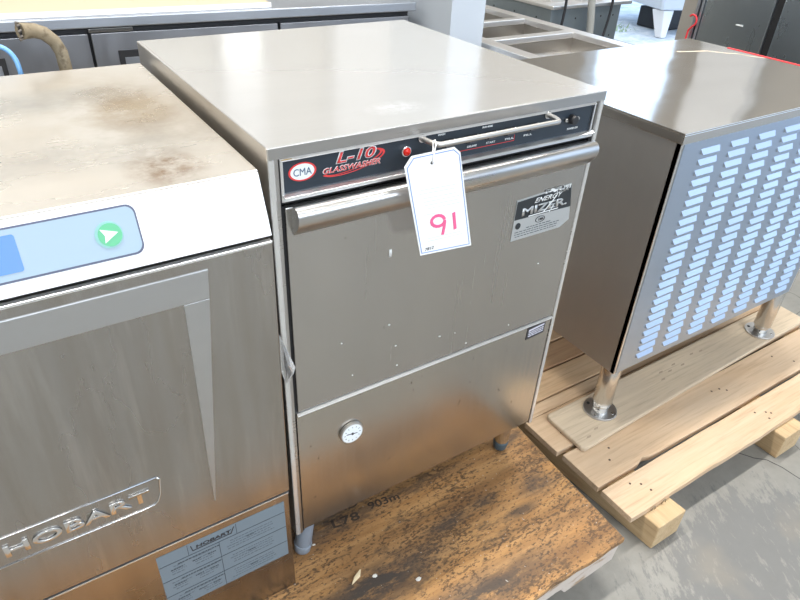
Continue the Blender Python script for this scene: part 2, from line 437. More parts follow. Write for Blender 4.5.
# ------------------------------------------------------------------ the undercounter glasswasher
W, D = .61, .632
gw = thing('glasswasher', 'stainless steel undercounter glasswasher with dark blue control strip and hanging tag 91', 'glasswasher', (W/2, D/2, -.9))
sh = MB()
sh.prism([(0,-.77), (0,0), (W,0), (W,-.77), (W-.010,-.77), (W-.010,-.0165), (.010,-.0165), (.010,-.77)], 'y', 0, D)
op_ = sh.build('outer_panel', M['wash_top'], gw, .0022, 3)
op_.data.materials.append(M['wash_skin'])
for p_ in op_.data.polygons:
    if abs(p_.normal.x) > .9: p_.material_index = 1
MB().box(.012, W-.012, .014, D-.004, -.768, -.018).build('cabinet', M['wash_side'], gw)
for a, b_ in ((.0005,.0145), (.5990,.6095)): MB().box(a, b_, .0005, .02, -.7685, -.016).build('front_post', M['wash_side'], gw, .0008)
MB().box(.5890, .5985, .004, .0138, -.078, -.017).build('side_channel', M['bright'], gw, .0008)
# control strip
cp = MB().box(.020, .585, .0015, .014, -.0665, -.0195).build('control_panel', M['navy'], gw, .0006)
tr = MB(); tr.prism([(.014,-.0166), (-.0005,-.0166), (-.0040,-.0192), (-.0035,-.0198), (.014,-.0198)], 'x', .0155, .5885).box(.0155, .0195, -.002, .014, -.076, -.0195).box(.5855, .5885, -.002, .014, -.07, -.0195)
tr.build('control_trim', M['edge'], cp, .0007)
tt = MB(); tt.prism([(.014,-.0655), (-.0015,-.0655), (-.0075,-.0684), (-.0070,-.0696), (.014,-.0696)], 'x', .017, .594).box(.017, .594, -.003, .014, -.0760, -.0685)
tt.build('chrome_strip', M['edge'], gw, .001)
MB().box(.016, .596, .006, .0145, -.082, -.076).build('gap_shade_strip', M['black'], gw)  # black strip stands in for the shade under the chrome strip
rust = MB(); rust.ellipse(.025, -.0182, .008, .0011, -.0026, -.0019); rust.build('rust_mark', plain('rust', (.45,.30,.10), .7), cp)
# round maker badge
bd = MB().ellipse(.0475, -.0395, .0200, .0128, .0008, .0015, ri=.86).build('badge_ring', M['logo_red'], cp)
MB().ellipse(.0475, -.0395, .0174, .0111, .0009, .0015).build('badge', M['logo_white'], cp)
text('CMA', .0345, .0605, -.0395, .0100, .0005, M['logo_blue'], cp, 'badge_lettering', shear=.0, bold=.0)
# L-10 GLASSWASHER logo
lg = MB()
lg.ellipse(.1245, -.0405, .050, .0130, .0011, .0015, n=40, ri=.93, rot=.16, a0=-2.9, a1=1.15)
lg.ellipse(.1235, -.0400, .047, .0105, .0012, .0015, n=40, ri=.92, rot=.20, a0=-3.0, a1=.5)
lg.build('logo_swoosh', M['logo_red'], cp)
text('L-10', .096, .160, -.0300, .0170, .0009, M['logo_white'], cp, 'logo_outline', shear=.25, bold=.045)
text('L-10', .098, .158, -.0300, .0150, .0005, M['logo_red'], cp, 'logo_lettering', shear=.25, bold=.012)
text('GLASSWASHER', .0765, .1665, -.0450, .0084, .0006, M['logo_white'], cp, 'logo_outline', shear=.25, bold=.035)
text('GLASSWASHER', .0775, .1655, -.0450, .0072, .0002, M['logo_red'], cp, 'logo_lettering', shear=.25, bold=.0)
# pilot light
il = MB().cyl((.208,.0015,-.0385), (.208,-.003,-.0385), .0085, .0078).build('pilot_light', M['bright'], cp, .0006)
MB().dome((.208,-.0028,-.0385), .0062, .0045).build('pilot_lens', M['lamp_red'], il)
# switches and legends
for i, x in enumerate((.283, .327, .364, .402, .450)):
    s_ = MB().box(x-.010, x+.010, -.0005, .0016, -.0460, -.0335).build('switch_bezel', M['rubber'], cp, .001)
    MB().hexa([(x-.007,-.0005,-.044), (x+.007,-.0005,-.044), (x+.007,-.0005,-.0355), (x-.007,-.0005,-.0355)],
              [(x-.007,-.0055,-.044), (x+.007,-.0055,-.044), (x+.007,-.0015,-.0355), (x-.007,-.0015,-.0355)]).build('rocker', M['ink'], s_, .0005)
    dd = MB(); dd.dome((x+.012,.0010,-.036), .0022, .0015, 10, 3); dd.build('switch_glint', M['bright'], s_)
kn = MB().cyl((.537,.0015,-.0390), (.537,-.010,-.0390), .0085, .0072).build('rotary_knob', M['rubber'], cp, .0008)
for x in (.549,.524): MB().cyl((x,.0012,-.0385), (x,-.004,-.0385), .0034, .003, 14).build('knob_screw', M['tube_steel'], cp)
text('POWER ON', .531, .556, -.0555, .0034, .0007, M['logo_white'], cp, 'legend', shear=.2, bold=.02)
for (wd, x) in (('DELIME', .329), ('START', .366), ('FILL', .404), ('FILL', .443)):
    text(wd, x-.009, x+.009, -.0512, .0030, .0007, M['logo_white'], cp, 'legend', bold=.02)
text('WASH', .263, .276, -.0240, .0028, .0007, M['logo_white'], cp, 'legend', bold=.04)
text('RINSE', .346, .366, -.0250, .0028, .0007, M['logo_white'], cp, 'legend', bold=.04)
rl = MB(); rl.box(.300, .415, .0010, .0016, -.0565, -.0559).box(.4145, .4151, .0010, .0016, -.0565, -.046)
rl.build('red_outline', M['logo_red'], cp)
# towel-bar handle on the control strip
pts = []
xl, xr, zb = .238, .475, -.0235
for k in range(9):
    t = k/8*PI/2; pts.append((xl + .010*(1-math.cos(t)) - .004, -.004 - .030*math.sin(t), zb))
for k in range(9):
    t = PI/2 - k/8*PI/2; pts.append((xr - .010*(1-math.cos(t)) + .004, -.004 - .030*math.sin(t), zb))
hb = MB().tube([(xl-.004,.0015,zb)] + pts + [(xr+.004,.0015,zb)], .0040, 14).build('grab_bar', M['bar'], cp)
for x in (xl-.004, xr+.004): MB().cyl((x,.0015,zb), (x,-.003,zb), .0065, .006, 16).build('bar_collar', M['bright'], cp)
# door with its rolled pull lip
dr = MB().box(.0185, .5935, -.004, .012, -.4530, -.084).build('door', M['wash_door'], gw, .0012)
prof = [(-.003,-.0840), (-.010,-.0815), (-.016,-.0812), (-.0215,-.0840), (-.0250,-.0895), (-.0258,-.0960), (-.0245,-.1030), (-.0210,-.1095), (-.0155,-.1160), (-.0090,-.1225), (-.0035,-.1270)]
lip = MB()
lip.prism(prof, 'x', .0270, .5930, sm=True)
lip.build('rolled_handle', M['wash_side'], dr, .0006)
MB().box(.0150, .0185, .002, .013, -.766, -.084).build('door_gap', M['black'], gw)
MB().box(.5940, .5985, .0035, .0138, -.766, -.080).build('door_gap', M['black'], gw)
MB().box(.0165, .5955, .003, .013, -.4570, -.4530).build('door_gap', M['black'], gw)
lp = MB()
lp.prism([(-.0030,-.4575), (.012,-.4575), (.012,-.7575), (-.0015,-.7575), (-.0015,-.4610), (-.0030,-.4600)], 'x', .0160, .5940)
lp.build('lower_panel', M['wash_lower'], gw, .0008)
MB().prism([(.002,-.4560), (-.0020,-.4566), (-.0070,-.4592), (-.0068,-.4600), (.002,-.4608)], 'x', .0165, .5935).build('panel_lip', M['edge'], gw, .0004)
MB().box(.0010, .6090, -.0008, .0008, -.0164, -.0008).build('front_lip', M['wash_side'], gw, .0004)
# energy plate
pl = MB().prism([(.4385,-.1640), (.5655,-.1570), (.5775,-.2300), (.5560,-.2420), (.4375,-.2420)], 'y', -.0052, -.004).build('rating_plate', M['plate'], dr)
MB().prism([(.4395,-.1665), (.5650,-.1600), (.5740,-.2030), (.4385,-.2010)], 'y', -.0056, -.0052).build('plate_band', M['plate_black'], pl)
text('MIZER.', .452, .560, -.1885, .0150, -.0060, M['plate'], pl, 'plate_lettering', bold=.03, depth=.0003)
text('ENERGY', .478, .545, -.1720, .0090, -.0060, M['logo_white'], pl, 'plate_lettering', shear=.4, bold=.01, depth=.0003)
text('CMA', .528, .557, -.1640, .0080, -.0064, M['plate'], pl, 'plate_lettering', shear=.1, bold=.02, depth=.0003)
sw = MB(); sw.stroke([(.505,-.198), (.522,-.182), (.532,-.170)], .0022, -.0068, -.0064).stroke([(.520,-.201), (.527,-.190)], .002, -.0068, -.0064)
sw.stroke([(.470,-.199), (.54,-.1985)], .0018, -.0068, -.0064); sw.build('plate_scrawl', M['logo_white'], pl)
for i in range(14):
    pass
sc_m = MB()
for i in range(26):
    a = .500 + random.random()*.062; sc_m.box(a, a + .002 + random.random()*.004, -.0060, -.0053, -.1590 - random.random()*.006, -.1575 + random.random()*.001)
sc_m.build('plate_scratches', M['logo_white'], pl)
MB().ellipse(.449,-.2140,.0058,.0062,-.0060,-.0052).build('plate_mark', M['plate_black'], pl)
MB().ellipse(.501,-.2120,.0115,.0062,-.0058,-.0052, ri=.86).build('plate_oval', M['plate_black'], pl)
text('CMA', .4945, .5075, -.2120, .0048, -.0056, M['plate_black'], pl, 'plate_lettering', bold=.01, depth=.0003)
pt = MB()
for r_, (a, b_) in enumerate(((.470,.530), (.444,.552), (.444,.548), (.446,.545))):
    x = a
    while x < b_:
        w = .003 + random.random()*.008; pt.box(x, min(x+w, b_), -.0055, -.0052, -.2225 - r_*.0045, -.2213 - r_*.0045); x += w + .002
pt.build('plate_print', M['label_text'], pl)
# little 1 on the door, specks
text('1', .1835, .1880, -.1970, .0130, -.0046, M['logo_white'], dr, 'painted_number', bold=.01)
sp = MB()
for (x, z) in ((.19,-.335), (.10,-.34), (.335,-.405), (.30,-.40), (.21,-.43), (.47,-.435), (.52,-.31), (.12,-.415), (.205,-.385), (.365,-.44)):
    sp.ellipse(x, z, .0012 + random.random()*.0012, .0010, -.0046, -.0039, 8)
sp.build('paint_specks', M['logo_white'], dr)
# small instruction label
lb = MB().prism([(.5300,-.4665), (.5790,-.4640), (.5780,-.4925), (.5290,-.4960)], 'y', -.0024, -.0014).build('caution_label', M['ink'], gw)
lw = MB(); lw.prism([(.5340,-.4720), (.5760,-.4685), (.5755,-.4725), (.5335,-.4765)], 'y', -.0028, -.0023)
for k in range(3):
    z = -.4795 - k*.0045
    x = .534
    while x < .572:
        w = .003 + random.random()*.006; lw.box(x, min(x+w,.575), -.0028, -.0023, z-.0012+ (x-.534)*.06, z+.0012 + (x-.534)*.06); x += w + .0012
lw.build('label_print', plain('label_lilac', (.62,.62,.72), .5), lb)
# dial thermometer
GC = Vector((.1180,-.0014,-.5480)); GA = Vector((0,-1,0))
GU = Vector((1,0,0)); GU = (GU - GA*GU.dot(GA)).normalized(); GV = GA.cross(GU) * -1
MB().cyl(GC, GC + Vector((0,-.004,0)), .0120, .0120, 24).build('thermometer_stem', M['bar'], gw)
g0 = GC + Vector((0,-.0005,0))
ga = MB().cyl(g0, g0 + GA*.0060, .0240, .0232, 40).build('thermometer', M['bar'], gw, .001)
MB().cyl(g0 + GA*.0059, g0 + GA*.0066, .0205, .0205, 40).build('dial_face', M['gauge_face'], ga)
def gp_(u, v, d): return tuple(g0 + GU*u + GV*v + GA*d)
def gstroke(mbx, a, b_, w, d0=.0066, d1=.0070):
    a, b_ = Vector(a), Vector(b_); n = (b_-a).normalized(); n = Vector((-n.y, n.x))*w/2
    q = [a+n, a-n, b_-n, b_+n]; mbx.hexa([gp_(p.x, p.y, d0) for p in q], [gp_(p.x, p.y, d1) for p in q])
nd = MB(); gstroke(nd, (-.012,-.002), (.010,.002), .0016); nd.cyl(gp_(0,0,.0066), gp_(0,0,.0080), .0026, .0022, 12)
nd.build('needle', M['ink'], ga)
tk = MB()
for k in range(12):
    a = 2*PI*k/12; gstroke(tk, (.0140*math.cos(a), .0140*math.sin(a)), (.0165*math.cos(a), .0165*math.sin(a)), .0009)
tk.build('dial_ticks', M['label_text'], ga)
# legs (they lean a little to the left)
for (xt, yt, xf, yf, ft) in ((.050,.055,.031,.052,M['foot_blue']), (.598,.066,.586,.064,M['foot_dark']), (.055,.575,.05,.575,M['foot_dark']), (.56,.575,.55,.575,M['foot_dark'])):
    p0, p1 = Vector((xt,yt,-.768)), Vector((xf,yf,-.8965)); q = p0.lerp(p1, .87)
    lg_ = MB().cyl(p0, q, .0190, .0175, 24).build('leg', M['tube_steel'] if ft is not M['foot_blue'] else M['foot_blue'], gw, .001)
    MB().cyl(q + (p0-p1)*.04, p1, .0195, .0165, 24).build('leg_foot', ft, lg_, .002)

# ------------------------------------------------------------------ lot tag with its string (hangs on the grab bar)
tg = thing('lot_tag', 'white paper lot tag marked 91 in pink, hanging from the grab bar', 'tag', (.24,-.045,-.19))
poly = [(.1760,-.0400), (.1865,-.0265), (.2590,-.0255), (.2705,-.0350), (.3110,-.1960), (.2130,-.1880)]
MB().prism(poly, 'y', -.0455, -.0450).build('card', M['paper'], tg)
cx_, cz_ = .243, -.108
inn = [(cx_ + (x-cx_)*.93, cz_ + (z-cz_)*.955) for x, z in poly]
bl_ = MB().stroke(inn + [inn[0]], .0012, -.0460, -.0455); bl_.build('blue_border', M['blueline'], tg)
MB().cyl((.2215,-.0463,-.0420), (.2215,-.0447,-.0420), .0022, .0022, 14).build('punch_hole', M['ink'], tg)
# the card's own slanted frame: u along its width, w down its length
U = Vector((.0975,-.004)).normalized(); Wd = Vector((.0380,-.1560)).normalized(); O = Vector((.1760,-.0330))
def tp(u, w): p = O + U*u + Wd*w; return (p.x, p.y)
nine = [tp(.040+.0120*math.cos(t), .1045+.0095*math.sin(t)) for t in [math.radians(a) for a in range(-10,-370,-24)]]
nine += [tp(.0515,.109), tp(.0490,.118), tp(.0450,.129)]
MB().stroke(nine, .0047, -.0463, -.0456).stroke([tp(.070,.097), tp(.0690,.124)], .0052, -.0463, -.0456).build('tag_number', M['pink'], tg)
fl = MB()
for w_ in (.048,.054,.062,.068,.074,.080,.090,.132,.137):
    a = .016 + random.random()*.006; b_ = .076 + random.random()*.008
    if w_ == .090: b_ = .038
    fl.stroke([tp(a, w_), tp(b_, w_)], .0006, -.0459, -.0455)
fl.build('faint_print', M['greyline'], tg)
text('7812', .2205, .2365, -.1795, .0050, -.0460, M['ink'], tg, 'tag_code', shear=.2, rot=.02, depth=.0003)
MB().tube([(.2215,-.0468,-.0420), (.2225,-.0475,-.0300), (.2290,-.0420,-.0185), (.2330,-.0340,-.0150), (.2330,-.0290,-.0180), (.2290,-.0360,-.0270), (.2225,-.0445,-.0410)], .0009, 8).build('string', M['paper'], tg)

# ------------------------------------------------------------------ the dishwasher on the left
HX0, HX1, HT = -.625, -.012, -.026
dw = thing('dishwasher', 'stained steel undercounter dishwasher with white sloping hood panel and blue display', 'dishwasher', (-.32,.28,-.9))
MB().prism([(.0035,-.0265), (.0035,-.034), (.004,-.11), (.574,-.11), (.574,-.0265)], 'x', HX0, HX1).build('top_panel', M['dish_top'], dw, .0014)
MB().box(HX0+.002, HX1-.002, .004, .572, -.898, -.11).build('cabinet', M['dish_kick'], dw)
# sloping white front of the hood
def hood_y(z): return .0030 - (-.0290 - z)/.0760*.0310       # y on the sloping face
hp = MB().prism([(.0030,-.0285), (-.0280,-.1050), (.0035,-.1050)], 'x', HX0, HX1).build('hood_front', M['pure'], dw, .0012)
def sl(x, z, d=0.): return (x, hood_y(z) - d*.926, z - d*.377*-1)
def slab(pts, d0, d1):
    mbx = MB(); n = len(pts)
    mbx.add([sl(x, z, d0) for x, z in pts] + [sl(x, z, d1) for x, z in pts], [tuple(range(n)), tuple(range(2*n-1, n-1, -1))] + [(i, n+i, n+(i+1) % n, (i+1) % n) for i in range(n)])
    return mbx
def rr(x0, x1, z0, z1, r, k=6):
    o = []
    for (cx, cz, a) in ((x1-r, z1-r, 0), (x0+r, z1-r, PI/2), (x0+r, z0+r, PI), (x1-r, z0+r, 1.5*PI)):
        for i in range(k+1):
            t = a + PI/2*i/k; o.append((cx + r*math.cos(t), cz + r*math.sin(t)))
    return o
ds = slab(rr(-.500,-.166,-.0905,-.0365,.0105), .0001, .0014).build('display_frame', M['disp_edge'], dw)
slab(rr(-.498,-.168,-.0882,-.0385,.0095), .0012, .0019).build('display_film', M['disp'], ds)
slab(rr(-.400,-.2905,-.0815,-.0440,.0030), .0018, .0023).build('display_screen', M['screen'], ds)
def circ(cx, cz, r, rz=None, n=28): return [(cx + r*math.cos(2*PI*i/n), cz + (rz or r)*math.sin(2*PI*i/n)) for i in range(n)]
bt = slab(circ(-.2000,-.0640,.0150,.0142), .0018, .0026).build('start_button', M['green_lt'], ds)
slab(circ(-.1990,-.0642,.0128,.0122), .0024, .0030).build('button_disc', M['green'], bt)
slab([(-.2085,-.0570), (-.1900,-.0630), (-.2060,-.0720), (-.2045,-.0645)], .0029, .0034).build('arrow_symbol', M['logo_white'], bt)
MB().box(HX0+.004, HX1-.003, .0, .010, -.1130, -.1040).build('hood_gap', M['black'], dw)
# door
def dy_(z): return -.0290 + (-z-.113)/.504*.0120
def dq(pts, d0, d1):        # slab parallel to the door face, d = distance in front of it
    mbx = MB(); n = len(pts)
    mbx.add([(x, dy_(z)-d0, z) for x, z in pts] + [(x, dy_(z)-d1, z) for x, z in pts], [tuple(range(n)), tuple(range(2*n-1, n-1, -1))] + [(i, n+i, n+(i+1) % n, (i+1) % n) for i in range(n)])
    return mbx
dd_ = MB().prism([(dy_(-.113),-.1135), (.005,-.1135), (.005,-.612), (dy_(-.612),-.612)], 'x', HX0+.002, HX1-.0005).build('door', M['dish_door'], dw, .0018)
MB().prism([(dy_(-.113)-.0006,-.1118), (-.022,-.1112), (-.022,-.1145), (dy_(-.113)-.0006,-.1150)], 'x', HX0+.002, HX1-.001).build('door_lip', M['edge'], dd_, .0005)
dq([(-.520,-.172), (-.520,-.129), (-.100,-.129), (-.103,-.172)], -.001, .0016).build('door_band', M['dish_band'], dd_, .0008)
dq([(-.136,-.173), (-.103,-.173), (-.120,-.36), (-.138,-.555), (-.1405,-.555), (-.1395,-.45), (-.138,-.36)], -.001, .0012).build('door_wedge', M['dish_band'], dd_, .0005)
# raised cartouche with the maker's name
ct = MB()
def rail(pts, r):
    ct.tube([(x, dy_(z)-.0005, z) for x, z in pts], r, 8)
rail([(-.216,-.4540), (-.640+.03,-.4540)], .0014)
rail([(-.216,-.4540), (-.2115,-.4580), (-.2150,-.4900), (-.2200,-.5040), (-.2260,-.5085), (-.240,-.5100), (-.610,-.5100)], .0014)
ct.build('name_frame', M['bright'], dd_)
tx = text('HOBART', -.418, -.229, -.4815, .0225, -.03, M['dish_door'], dd_, 'name_lettering', bold=.02, fn=lambda x, z: (x, dy_(z) - .0016, z))
so = tx.modifiers.new('thick', 'SOLIDIFY'); so.thickness = .0022; so.offset = 0
bv = tx.modifiers.new('bevel', 'BEVEL'); bv.width = .0005; bv.segments = 2
tx.data.materials[0] = M['bright']
# lower panel
MB().box(HX0+.004, HX1-.003, -.0095, .0055, -.6208, -.6125).build('kick_gap', M['black'], dw)
MB().box(HX0+.002, HX1-.0015, -.0115, .006, -.8990, -.6210).build('kick_panel', M['dish_kick'], dw, .0014)
MB().box(HX0+.002, HX1-.0015, -.0135, -.008, -.6235, -.6205).build('kick_lip', M['edge'], dw, .0008)
ld = MB().prism([(-.2450,-.6400), (-.0235,-.6400), (-.0235,-.7910), (-.2450,-.7910)], 'y', -.0122, -.0114).build('data_label', M['label_blue'], dw)
ll = MB()
def row(z): ll.box(-.2445,-.0240,-.0126,-.0121, z-.0005, z+.0005)
row(-.6680); row(-.7090); row(-.7510)
ll.box(-.1450,-.1440,-.0126,-.0121,-.7900,-.6690).box(-.1960,-.1951,-.0126,-.0121,-.6680,-.6410).box(-.1130,-.1120,-.0126,-.0121,-.6680,-.6410)
ll.build('label_rules', M['label_text'], ld)
text('HOBART', -.182, -.121, -.6535, .0078, -.0127, M['ink'], ld, 'label_lettering', shear=.1, bold=.03, depth=.0003)
MB().stroke([(-.1900,-.6470), (-.1880,-.6600), (-.1220,-.6600), (-.1165,-.6465)], .0016, -.0127, -.0121).build('label_logo_frame', M['ink'], ld)
lf, lt = MB(), MB()
for r_, z in enumerate((-.672,-.713,-.755)):
    for k in range(4):
        zz = z - .006 - k*.0065
        for (a, b_) in ((-.232,-.196), (-.190,-.150), (-.134,-.045)):
            x = a + random.random()*.01; e = b_ - random.random()*.012
            while x < e:
                w = .002 + random.random()*.005; lf.box(x, min(x+w,e), -.0125, -.0121, zz-.0008, zz+.0008); x += w + .0014
    for (a, b_) in ((-.215,-.145),):
        x = a
        while x < b_: w = .003 + random.random()*.004; lt.box(x, min(x+w,b_), -.0126, -.0121, z-.0050, z-.0028); x += w + .0010
    for (a, b_) in ((-.228,-.208), (-.192,-.178), (-.166,-.152), (-.097,-.083)):
        x = a
        while x < b_: w = .002 + random.random()*.003; lt.box(x, min(x+w,b_), -.0126, -.0121, z-.0150, z-.0128); x += w + .0008
lf.build('label_fine_print', M['label_faint'], ld); lt.build('label_print', M['label_text'], ld)

# plastic wrap scrap wedged in the gap
single('plastic_scrap', MB().add([(-.008,-.014,-.275), (-.004,-.030,-.325), (.010,-.024,-.338), (-.004,-.016,-.372), (-.008,-.010,-.350), (.002,-.034,-.340)],
    [(0,1,4), (0,2,1), (1,2,5), (1,5,3), (1,3,4), (2,3,5)]), M['plastic'], 'clear torn scrap of plastic wrap caught between the two washers', 'plastic scrap')

# ------------------------------------------------------------------ the dirty skid under both washers
sk = thing('low_skid', 'low wooden skid topped with dirty orange brown board under the two washers', 'skid', (0,.15,-1.045))
xs = [-.70 + (1.335)*i/40 for i in range(41)]
edge = [(x, -.2830 + .0016*math.sin(x*31) + .0012*math.sin(x*77)) for x in xs]
edge += [(.6450,-.283), (.6520,-.15), (.6580,-.04), (.6680,.10), (.6720,.68), (-.70,.68)]
sb = MB().prism(edge, 'z', -.9140, -.9000).build('top_board', M['board'], sk, .0012)
fb = [(-.70,-.9145), (.6400,-.9145), (.6360,-.9400), (.6310,-.9710), (.560,-.9755), (.500,-.9770), (.4850,-.9775), (.4700,-.9560), (.455,-.9530), (.430,-.9560), (.30,-.9560), (.27,-.978), (-.70,-.978)]
MB().prism(fb, 'y', -.2790, -.2430).build('front_board', M['painted'], sk, .0015)
MB().box(.600, .640, -.2425, .66, -.975, -.9145).build('side_board', M['painted'], sk, .001)
for x in (-.66, -.06, .50):
    MB().box(x, x+.10, -.20, .66, -1.044, -.9145).build('bearer', M['deck_dark'], sk, .001)
text('L78', .112, .176, .071, .022, 0, M['black'], sb, 'stencil_lettering', bold=.02, rot=-.12, fn=lambda x, z: (x, z, -.8997))
text('903m', .204, .280, .072, .020, 0, M['black'], sb, 'stencil_lettering', bold=.02, rot=-.12, fn=lambda x, z: (x, z, -.8997))
text('ND', .135, .190, .103, .020, 0, M['black'], sb, 'stencil_lettering', bold=.02, rot=-.12, fn=lambda x, z: (x, z, -.8997))
stain = plain('stencil_faded', (.045,.032,.024), .7)
for o in bpy.data.objects:
    if o.name.startswith('stencil_lettering'): o.data.materials[0] = stain
# crumbs and chips on the board
def nugget(c, r, seed, flat=.5):
    rnd = random.Random(seed); mbx = MB(); vs = []; n = 7
    for ring, (hh, rr_) in enumerate(((0,.8), (.5,1), (1,.6))):
        for k in range(n):
            a = 2*PI*k/n; q = r*rr_*(.7+.5*rnd.random()); vs.append((c[0]+q*math.cos(a)*1.3, c[1]+q*math.sin(a), c[2] + hh*r*flat*(.8+.4*rnd.random())))
    fs = [tuple(range(n-1,-1,-1)), tuple(range(2*n, 3*n))]
    for ring in range(2):
        for k in range(n):
            j = (k+1) % n; fs.append((ring*n+k, ring*n+j, (ring+1)*n+j, (ring+1)*n+k))
    return mbx.add(vs, fs)
single('wood_chip', MB().hexa([(.080,-.072,-.8997), (.104,-.064,-.8997), (.114,-.050,-.8997), (.092,-.058,-.8997)], [(.084,-.069,-.893), (.101,-.062,-.8955), (.109,-.053,-.8945), (.094,-.060,-.8935)]),
    M['chip'], 'pale splinter of wood lying on the dark patch of the dirty board', 'wood chip')
single('debris_crumb', nugget((.130,-.078,-.8997), .0042, 3), M['crumb'], 'small whitish crumb on the board right beside the pale splinter', 'crumb', 'crumbs on the dirty board')
single('debris_crumb', nugget((.203,-.130,-.8997), .0050, 5), M['crumb'], 'largest whitish crumb, lying between two dark streaks of the board', 'crumb', 'crumbs on the dirty board')
single('debris_crumb', nugget((.056,.050,-.8997), .0030, 9), M['crumb'], 'tiny whitish crumb beside the pale grey foot of the glasswasher', 'crumb', 'crumbs on the dirty board')

# ------------------------------------------------------------------ the pallet on the right
pa = thing('wooden_pallet', 'pale new pine pallet carrying the louvered steel stand', 'pallet', (1.30,.2,-1.045))
def board(x0, x1, y0, y1, z0, z1, seed=0, rough0=.001, notch=None, skew=0.):
    """one board: x along its length, slightly waney edges"""
    rnd = random.Random(seed); n = 46; lo, hi = [], []
    a = [rnd.random()*6 for _ in range(4)]
    for i in range(n+1):
        x = x0 + (x1-x0)*i/n
        wl = rough0*(math.sin(x*13+a[0]) + .6*math.sin(x*41+a[1]) + .7*(rnd.random()-.5))
        wh = rough0*.5*(math.sin(x*11+a[2]) + .6*math.sin(x*37+a[3]))
        yy = y0 + wl + skew*(x-x0)
        if notch and notch[0] < x < notch[1]: yy += notch[2]*math.sin(PI*(x-notch[0])/(notch[1]-notch[0]))*(1 + .35*math.sin(x*240))
        lo.append((x, yy)); hi.append((x, y1 + wh + skew*(x-x0)))
    mbx = MB(); vs = []
    for (l, h) in zip(lo, hi): vs += [(l[0],l[1],z0), (h[0],h[1],z0), (l[0],l[1],z1), (h[0],h[1],z1)]
    fs = [(0,2,3,1), (4*n, 4*n+1, 4*n+3, 4*n+2)]
    for i in range(n):
        p, q = 4*i, 4*i+4
        fs += [(p,p+1,q+1,q), (p+2,q+2,q+3,p+3), (p,q,q+2,p+2), (p+1,p+3,q+3,q+1)]
    return mbx.add(vs, fs)
BT = -.945
rows = [(.737,-.2370,-.1430,'deck',.0011,None), (.737,-.1320,-.0100,'deck',.0006,(.885,.940,.014)), (.731,.0030,.1270,'deck',.0008,None), (.735,.1290,.1680,'deck',.0006,None),
        (.70,.1740,.2600,'deck2',.0008,None), (.71,.2680,.3560,'deck_dark',.0008,None), (.70,.3640,.4550,'deck2',.0008,None), (.71,.4650,.5550,'deck',.0008,None), (.71,.5650,.6600,'deck_dark',.0008,None)]
for i, (x0, y0, y1, mt, rg, nt_) in enumerate(rows):
    board(x0, 1.885 + .01*math.sin(i*3), y0, y1, BT-.018, BT, i+3, rg, nt_).build('deck_board', M[mt], pa, .0015)
for x in (.787, 1.335, 1.790):
    y0_, sk_ = -.2830 + .01*(x>1), (-.07 if x < 1 else 0)
    MB().hexa([(x,y0_,-1.044), (x+.1,y0_,-1.044), (x+.1+sk_,.70,-1.044), (x+sk_,.70,-1.044)], [(x,y0_,BT-.0182), (x+.1,y0_,BT-.0182), (x+.1+sk_,.70,BT-.0182), (x+sk_,.70,BT-.0182)]).build('stringer', M['stringer'], pa, .003)
nl = MB()
for (x, y) in ((.815,-.165), (.838,-.180), (.845,-.205), (.86,-.055), (.83,-.085), (1.33,-.175), (1.36,-.19), (1.345,-.21), (1.37,-.20), (1.33,-.06), (1.345,-.075), (1.30,-.055), (1.62,-.05), (1.66,-.10), (1.55,.10), (.79,.05), (.81,.09)):
    nl.cyl((x,y,BT+.0001), (x,y,BT+.0006), .0032, .0032, 8)
nl.build('nail_heads', plain('nail_rust', (.10,.06,.04), .6), pa)
for (x, y) in ((.812,-.2400), (.852,-.2390)):
    MB().tube([(x-.002,y,BT-.018), (x-.004,y-.002,BT-.006), (x,y-.002,BT-.0022), (x+.005,y-.002,BT-.003), (x+.004,y-.004,BT-.012)], .0011, 6).build('staple', M['hose'], pa)
MB().prism([(-.215,BT-.034), (-.215,BT-.024), (-.14,BT-.024), (-.14,BT-.034)], 'x', .7760, .7900).build('ink_stamp', M['black'], pa)
# loose plank that the stand's front feet stand on
pk = thing('plank', 'pale grey weathered plank lying on the pallet under the two front feet', 'plank', (1.3,.05,BT))
pp = [(.7850,-.0260), (.7930,-.0340), (1.20,-.0180), (1.60,-.0060), (1.90,.0020), (1.905,.1180), (1.5,.1160), (1.0,.1120), (.7960,.1110), (.7880,.1030)]
MB().prism(pp, 'z', BT+.0008, BT+.0151).build('plank_body', M['plank'], pk, .004, 2)
ps = MB()
for (x, y) in ((.83,-.008), (.87,.004), (1.22,.07), (1.25,.06), (1.285,.075), (1.31,.06), (1.20,.045), (1.38,.08), (1.42,.075)):
    ps.prism([(x-.011,y-.002), (x+.004,y-.0035), (x+.012,y+.002), (x-.002,y+.003)], 'z', BT+.01505, BT+.0153)
ps.build('scuff_marks', plain('scuff', (.40,.31,.23), .8), pk)

# ------------------------------------------------------------------ louvered steel stand
LX, LY, LZ, LB = .8895, .0130, -.1215, -.7550
RX, RY = 1.706, .608
st = thing('louvered_stand', 'long stainless steel equipment stand with louvered front panel and round legs', 'equipment stand', (1.30,.31,-.93))
tp_ = MB()
tp_.box(LX-.004, RX+.004, LY-.005, RY+.004, LZ-.0040, LZ)
tp_.box(LX-.004, RX+.004, LY-.005, LY-.001, LZ-.0230, LZ-.004).box(LX-.004, RX+.004, RY, RY+.004, LZ-.0230, LZ-.004)
tp_.box(LX-.004, LX, LY-.001, RY, LZ-.0230, LZ-.004).box(RX, RX+.004, LY-.001, RY, LZ-.0230, LZ-.004)
tp_.build('worktop', M['stand_top'], st, .0008)
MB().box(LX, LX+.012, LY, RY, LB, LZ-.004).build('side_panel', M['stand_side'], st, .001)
MB().box(RX-.012, RX, LY, RY, LB, LZ-.004).build('side_panel', M['stand_side'], st, .001)
